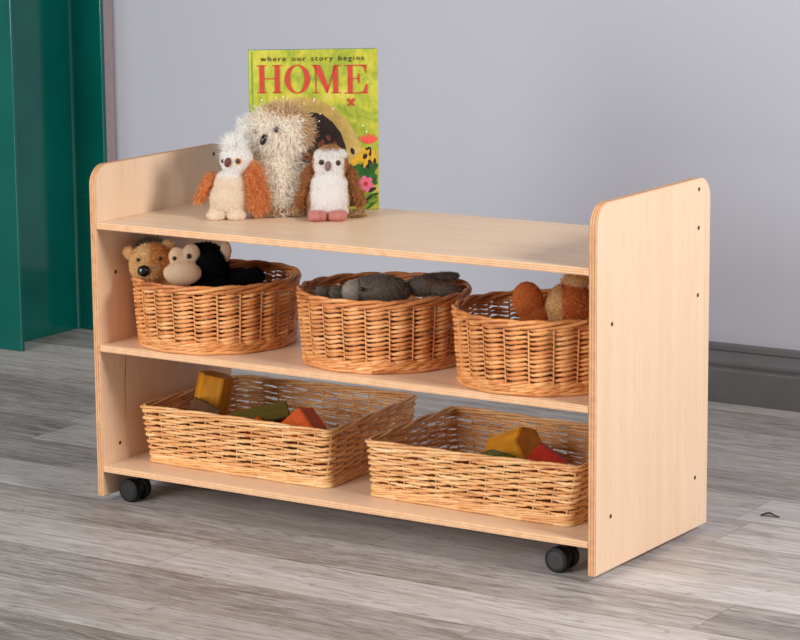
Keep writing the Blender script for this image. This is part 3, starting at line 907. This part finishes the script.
# ------------------------------------------------------------------ picture book
def book():
    BWd, BH, BT = .2315, .2905, .013
    br = np.array(onshelf(379.3, 209.3, ZT)) + np.array([0, 0, .0006])
    org = br - BWd*np.array([math.cos(YAW), -math.sin(YAW), 0])
    root = tag(empty('picture_book', tuple(org), -YAW), 'green and yellow picture book titled HOME standing upright behind the plush owls', 'book')
    cover = NT('book_cover')
    c = cover.coord()
    g = cover.noise(cover.mapping(c, (14, 14, 14)), 1, 4, .6, 1.0); g2 = cover.noise(cover.mapping(c, (120, 40, 60)), 1, 4, .7)
    f = cover.math('ADD', cover.math('MULTIPLY', g, .65), cover.math('MULTIPLY', g2, .35))
    mcov = cover.set(cover.ramp(f, [(.34, srgb(104, 132, 46)), (.45, srgb(148, 160, 52)), (.55, srgb(184, 180, 62)), (.66, srgb(204, 190, 96))]), .35, .45)
    m_red = plain('print_red', srgb(186, 62, 50), .4); m_ink = plain('print_ink', srgb(58, 44, 30), .4)
    m_tan = plain('print_tan', srgb(186, 158, 90), .4, .4, .12, 50); m_dark = plain('print_dark', srgb(48, 36, 34), .4, .4, .1)
    m_pink = plain('print_pink', srgb(226, 110, 140), .4); m_coral = plain('print_coral', srgb(226, 84, 72), .4)
    m_leaf = plain('print_leaf', srgb(44, 98, 44), .4, .4, .15); m_gold = plain('print_gold', srgb(214, 166, 44), .4, .4, .1)
    m_white = plain('print_white', srgb(240, 240, 215), .4); m_teal = plain('back_teal', srgb(60, 116, 120), .4)
    m_page = plain('pages', srgb(214, 208, 200), .8); m_lime = plain('print_lime', srgb(120, 150, 50), .4, .4, .1)
    m_brn = plain('print_brown', srgb(120, 70, 60), .4)
    q = MB(); q.box((0, 0, 0), (BWd, .0026, BH), 0, .0006)
    mats = [mcov, m_tan, m_dark, m_leaf, m_gold, m_pink, m_coral, m_white, m_red, m_lime, m_brn]
    K = [0]

    def P(cx, cy):  # drawing units: 430 x 537 over the cover
        return (cx-238)/430*BWd, (572-cy)/537*BH

    def poly(pts, mi):
        K[0] += 1
        y = -.00006 - K[0]*.000012
        q.add([(P(a, b_)[0], y, P(a, b_)[1]) for a, b_ in pts], [tuple(range(len(pts)))], mi, .5, False)

    def oval(cx, cy, rx, ry, mi, n=14, rot=0):
        poly([(cx+rx*math.cos(t)*math.cos(rot)-ry*math.sin(t)*math.sin(rot), cy+rx*math.cos(t)*math.sin(rot)+ry*math.sin(t)*math.cos(rot)) for t in np.linspace(0, 2*PI, n, endpoint=False)], mi)

    rn = random.Random(3)
    poly([(245, 40), (251, 40), (251, 567), (245, 567)], 9)
    poly([(330, 215), (400, 192), (460, 198), (520, 228), (565, 275), (600, 330), (612, 380), (585, 440), (560, 572), (330, 572)], 1)
    poly([(330, 270), (400, 240), (445, 243), (480, 250), (515, 278), (542, 314), (558, 360), (562, 420), (555, 572), (330, 572)], 2)
    for cx, cy in ((462, 320), (480, 345), (500, 330), (470, 352), (520, 352)):
        oval(cx, cy, 11, 7, 10, 9, rn.random()*3)
    for i in range(40):
        oval(rn.uniform(575, 655), rn.uniform(375, 440), rn.uniform(4, 8), rn.uniform(10, 20), 4 if i % 3 else 2, 8, rn.uniform(-.6, .6))
    for i in range(26):
        oval(rn.uniform(575, 655), rn.uniform(430, 478), rn.uniform(8, 14), rn.uniform(14, 26), 3, 9, rn.uniform(-1.2, 1.2))
    for i in range(46):
        oval(rn.uniform(560, 655), rn.uniform(490, 562), rn.uniform(5, 8), rn.uniform(14, 26), (3, 9, 2, 4)[i % 4], 8, rn.uniform(.5, 1.5))
    for i in range(6):
        a = i*2*PI/6 + .3; oval(623+15*math.cos(a), 486+15*math.sin(a), 13, 10, 5, 12, a)
    oval(623, 486, 8, 8, 8)
    for a in (-.9, -.45, 0, .45, .9):
        oval(634+22*math.sin(a), 342-14*math.cos(a)+6, 6, 17, 6, 10, a)
    for a, s in ((-.7, 1), (.7, 1), (-2.3, .7), (2.3, .7)):
        oval(577+9*math.sin(a), 213-9*math.cos(a), 5*s, 10*s, 8, 10, a)
    for i in range(22):
        oval(rn.uniform(262, 655), rn.uniform(190, 330), 3, 3, 7, 7)
    q.build('front_cover', mats, root)
    # title, thick and thin strokes
    tq = MB()
    k4 = 430/707
    def X(cx, cy): return P(238+(cx-35)*k4, 35+(cy-55)*k4)
    def tp(pts):
        tq.add([(X(a, b_)[0], -.00125, X(a, b_)[1]) for a, b_ in pts], [tuple(range(len(pts)))], 0, .5, False)
    def rect(x0, y0, x1, y1): tp([(x0, y0), (x1, y0), (x1, y1), (x0, y1)])
    # H
    for x in (92, 176):
        rect(x, 139, x+26, 288); rect(x-13, 137, x+38, 143); rect(x-13, 284, x+38, 290)
    rect(116, 208, 178, 214)
    # O
    n = 40; ov = []; F = []
    for i in range(n):
        a = 2*PI*i/n
        for rx, ry in ((69, 79), (40, 73)):
            x, z = X(299+rx*math.cos(a), 215+ry*math.sin(a)); ov.append((x, -.00125, z))
    for i in range(n):
        j = (i+1) % n; F.append((2*i, 2*j, 2*j+1, 2*i+1))
    tq.add(ov, F, 0, .5, False)
    # M
    rect(398, 143, 404, 292); rect(384, 288, 420, 293)
    tp([(386, 140), (424, 140), (470, 262), (459, 293)]); tp([(456, 293), (464, 293), (512, 143), (504, 143)])
    rect(496, 143, 522, 294); rect(484, 290, 536, 295); rect(504, 140, 536, 145); rect(380, 138, 404, 144)
    # E
    rect(576, 144, 602, 296); rect(558, 141, 678, 147); rect(558, 292, 684, 298)
    rect(600, 214, 640, 219); tp([(634, 190), (640, 190), (640, 242), (634, 242), (628, 217)])
    tp([(640, 145), (678, 143), (678, 186), (672, 186), (664, 156)]); tp([(640, 294), (664, 282), (676, 246), (683, 246), (682, 297)])
    o = tq.build('title_lettering', m_red, root); o['label'] = 'red capital letters reading HOME'
    # line above the title
    cu = bpy.data.curves.new('subtitle', 'FONT'); cu.body = 'where our story begins'; cu.size = .0128; cu.space_character = 1.32; cu.space_word = 1.25; cu.offset = .00004; cu.extrude = .0001
    to = bpy.data.objects.new('t', cu); COL.objects.link(to); bpy.context.view_layer.update()
    me = bpy.data.meshes.new_from_object(to.evaluated_get(bpy.context.evaluated_depsgraph_get()))
    bpy.data.objects.remove(to)
    V = np.array([v.co[:] for v in me.vertices])
    x0, x1 = P(277, 0)[0], P(622, 0)[0]
    V[:, 0] = x0 + (V[:, 0]-V[:, 0].min())/(V[:, 0].max()-V[:, 0].min())*(x1-x0)
    zb = P(0, 72)[1]
    sm_ = MB(); sm_.add(np.c_[V[:, 0], -.0013 - V[:, 2], zb+V[:, 1]], [tuple(p.vertices) for p in me.polygons], 0, .5, False)
    o = sm_.build('subtitle_lettering', m_ink, root); o['label'] = 'small dark line of lettering'
    pg = MB(); pg.box((.002, .0027, .003), (BWd-.0035, BT-.0027, BH-.003)); pg.build('page_block', m_page, root)
    bc = MB(); bc.box((0, BT-.0026, 0), (BWd, BT, BH), 0, .0006); bc.build('back_cover', m_teal, root)
    sp = MB(); sp.box((-.0012, 0, 0), (.0002, BT, BH), 0, .0004); sp.build('spine', m_lime, root)


book()

# dried leaf scrap on the floor
lf = MB()
c0 = onshelf(769, 516.5, FZ)
pts = [(-.014, 0, .003), (-.006, .004, .006), (0, .003, .0075), (.006, 0, .006), (.012, -.003, .003), (.018, -.006, .0025)]
wd = [.001, .0045, .005, .004, .0018, .0008]
V = []
for (x, y, z), w in zip(pts, wd): V += [(x, y-w, z-.002), (x, y, z), (x, y+w, z-.0025)]
F = []
for i in range(len(pts)-1):
    for j in range(2): F.append((3*i+j, 3*i+j+1, 3*i+3+j+1, 3*i+3+j))
lf.add([(x, y, z-.0005) for x, y, z in V], F)
lo = lf.build('dried_leaf', plain('dry_leaf', srgb(70, 68, 48), .8, .2, .3, 300))
sd = lo.modifiers.new('thick', 'SOLIDIFY'); sd.thickness = .0006
lo.location = (c0[0], c0[1], FZ); lo.rotation_euler = (0, 0, .45)
tag(lo, 'tiny curled dry leaf scrap lying on the grey floor', 'leaf')

# ------------------------------------------------------------------ light
def area(name, loc, target, size, energy, color=(1, 1, 1), sy=None):
    l = bpy.data.lights.new(name, 'AREA'); l.energy = energy; l.color = color; l.size = size
    if sy: l.shape = 'RECTANGLE'; l.size_y = sy
    o = bpy.data.objects.new(name, l); COL.objects.link(o); o.location = loc
    o.rotation_euler = (Vector(target)-Vector(loc)).to_track_quat('-Z', 'Y').to_euler()
    return o


area('softbox_key', (3.35, -.36, 1.85), (.4, .1, .3), .75, 82, (1, .965, .92))
area('softbox_fill', (-.75, -4.4, 1.6), (.5, .3, .35), 2.7, 222, (1, .985, .97))
wd_ = bpy.data.worlds.new('world'); SC.world = wd_; wd_.use_nodes = True
wd_.node_tree.nodes['Background'].inputs[0].default_value = (1.0, .985, .97, 1); wd_.node_tree.nodes['Background'].inputs[1].default_value = .32

# ------------------------------------------------------------------ camera
cd = bpy.data.cameras.new('camera'); cam = bpy.data.objects.new('camera', cd); COL.objects.link(cam)
cd.sensor_fit = 'HORIZONTAL'; cd.sensor_width = 36; cd.lens = FOC/800*36
cd.shift_x = (400-PPX)/800; cd.shift_y = (PPY-320)/800
cd.clip_end = 50
m = Matrix(((_R[0], _U[0], -_fw[0], CAM[0]), (_R[1], _U[1], -_fw[1], CAM[1]), (_R[2], _U[2], -_fw[2], CAM[2]), (0, 0, 0, 1)))
cam.matrix_world = m
SC.camera = cam
vs = SC.view_settings
vs.view_transform = 'Standard'; vs.look = 'None'; vs.exposure = 0; vs.gamma = 1; vs.use_curve_mapping = False
SC.cycles.use_denoising = True
SC.cycles.max_bounces = 10; SC.cycles.diffuse_bounces = 6
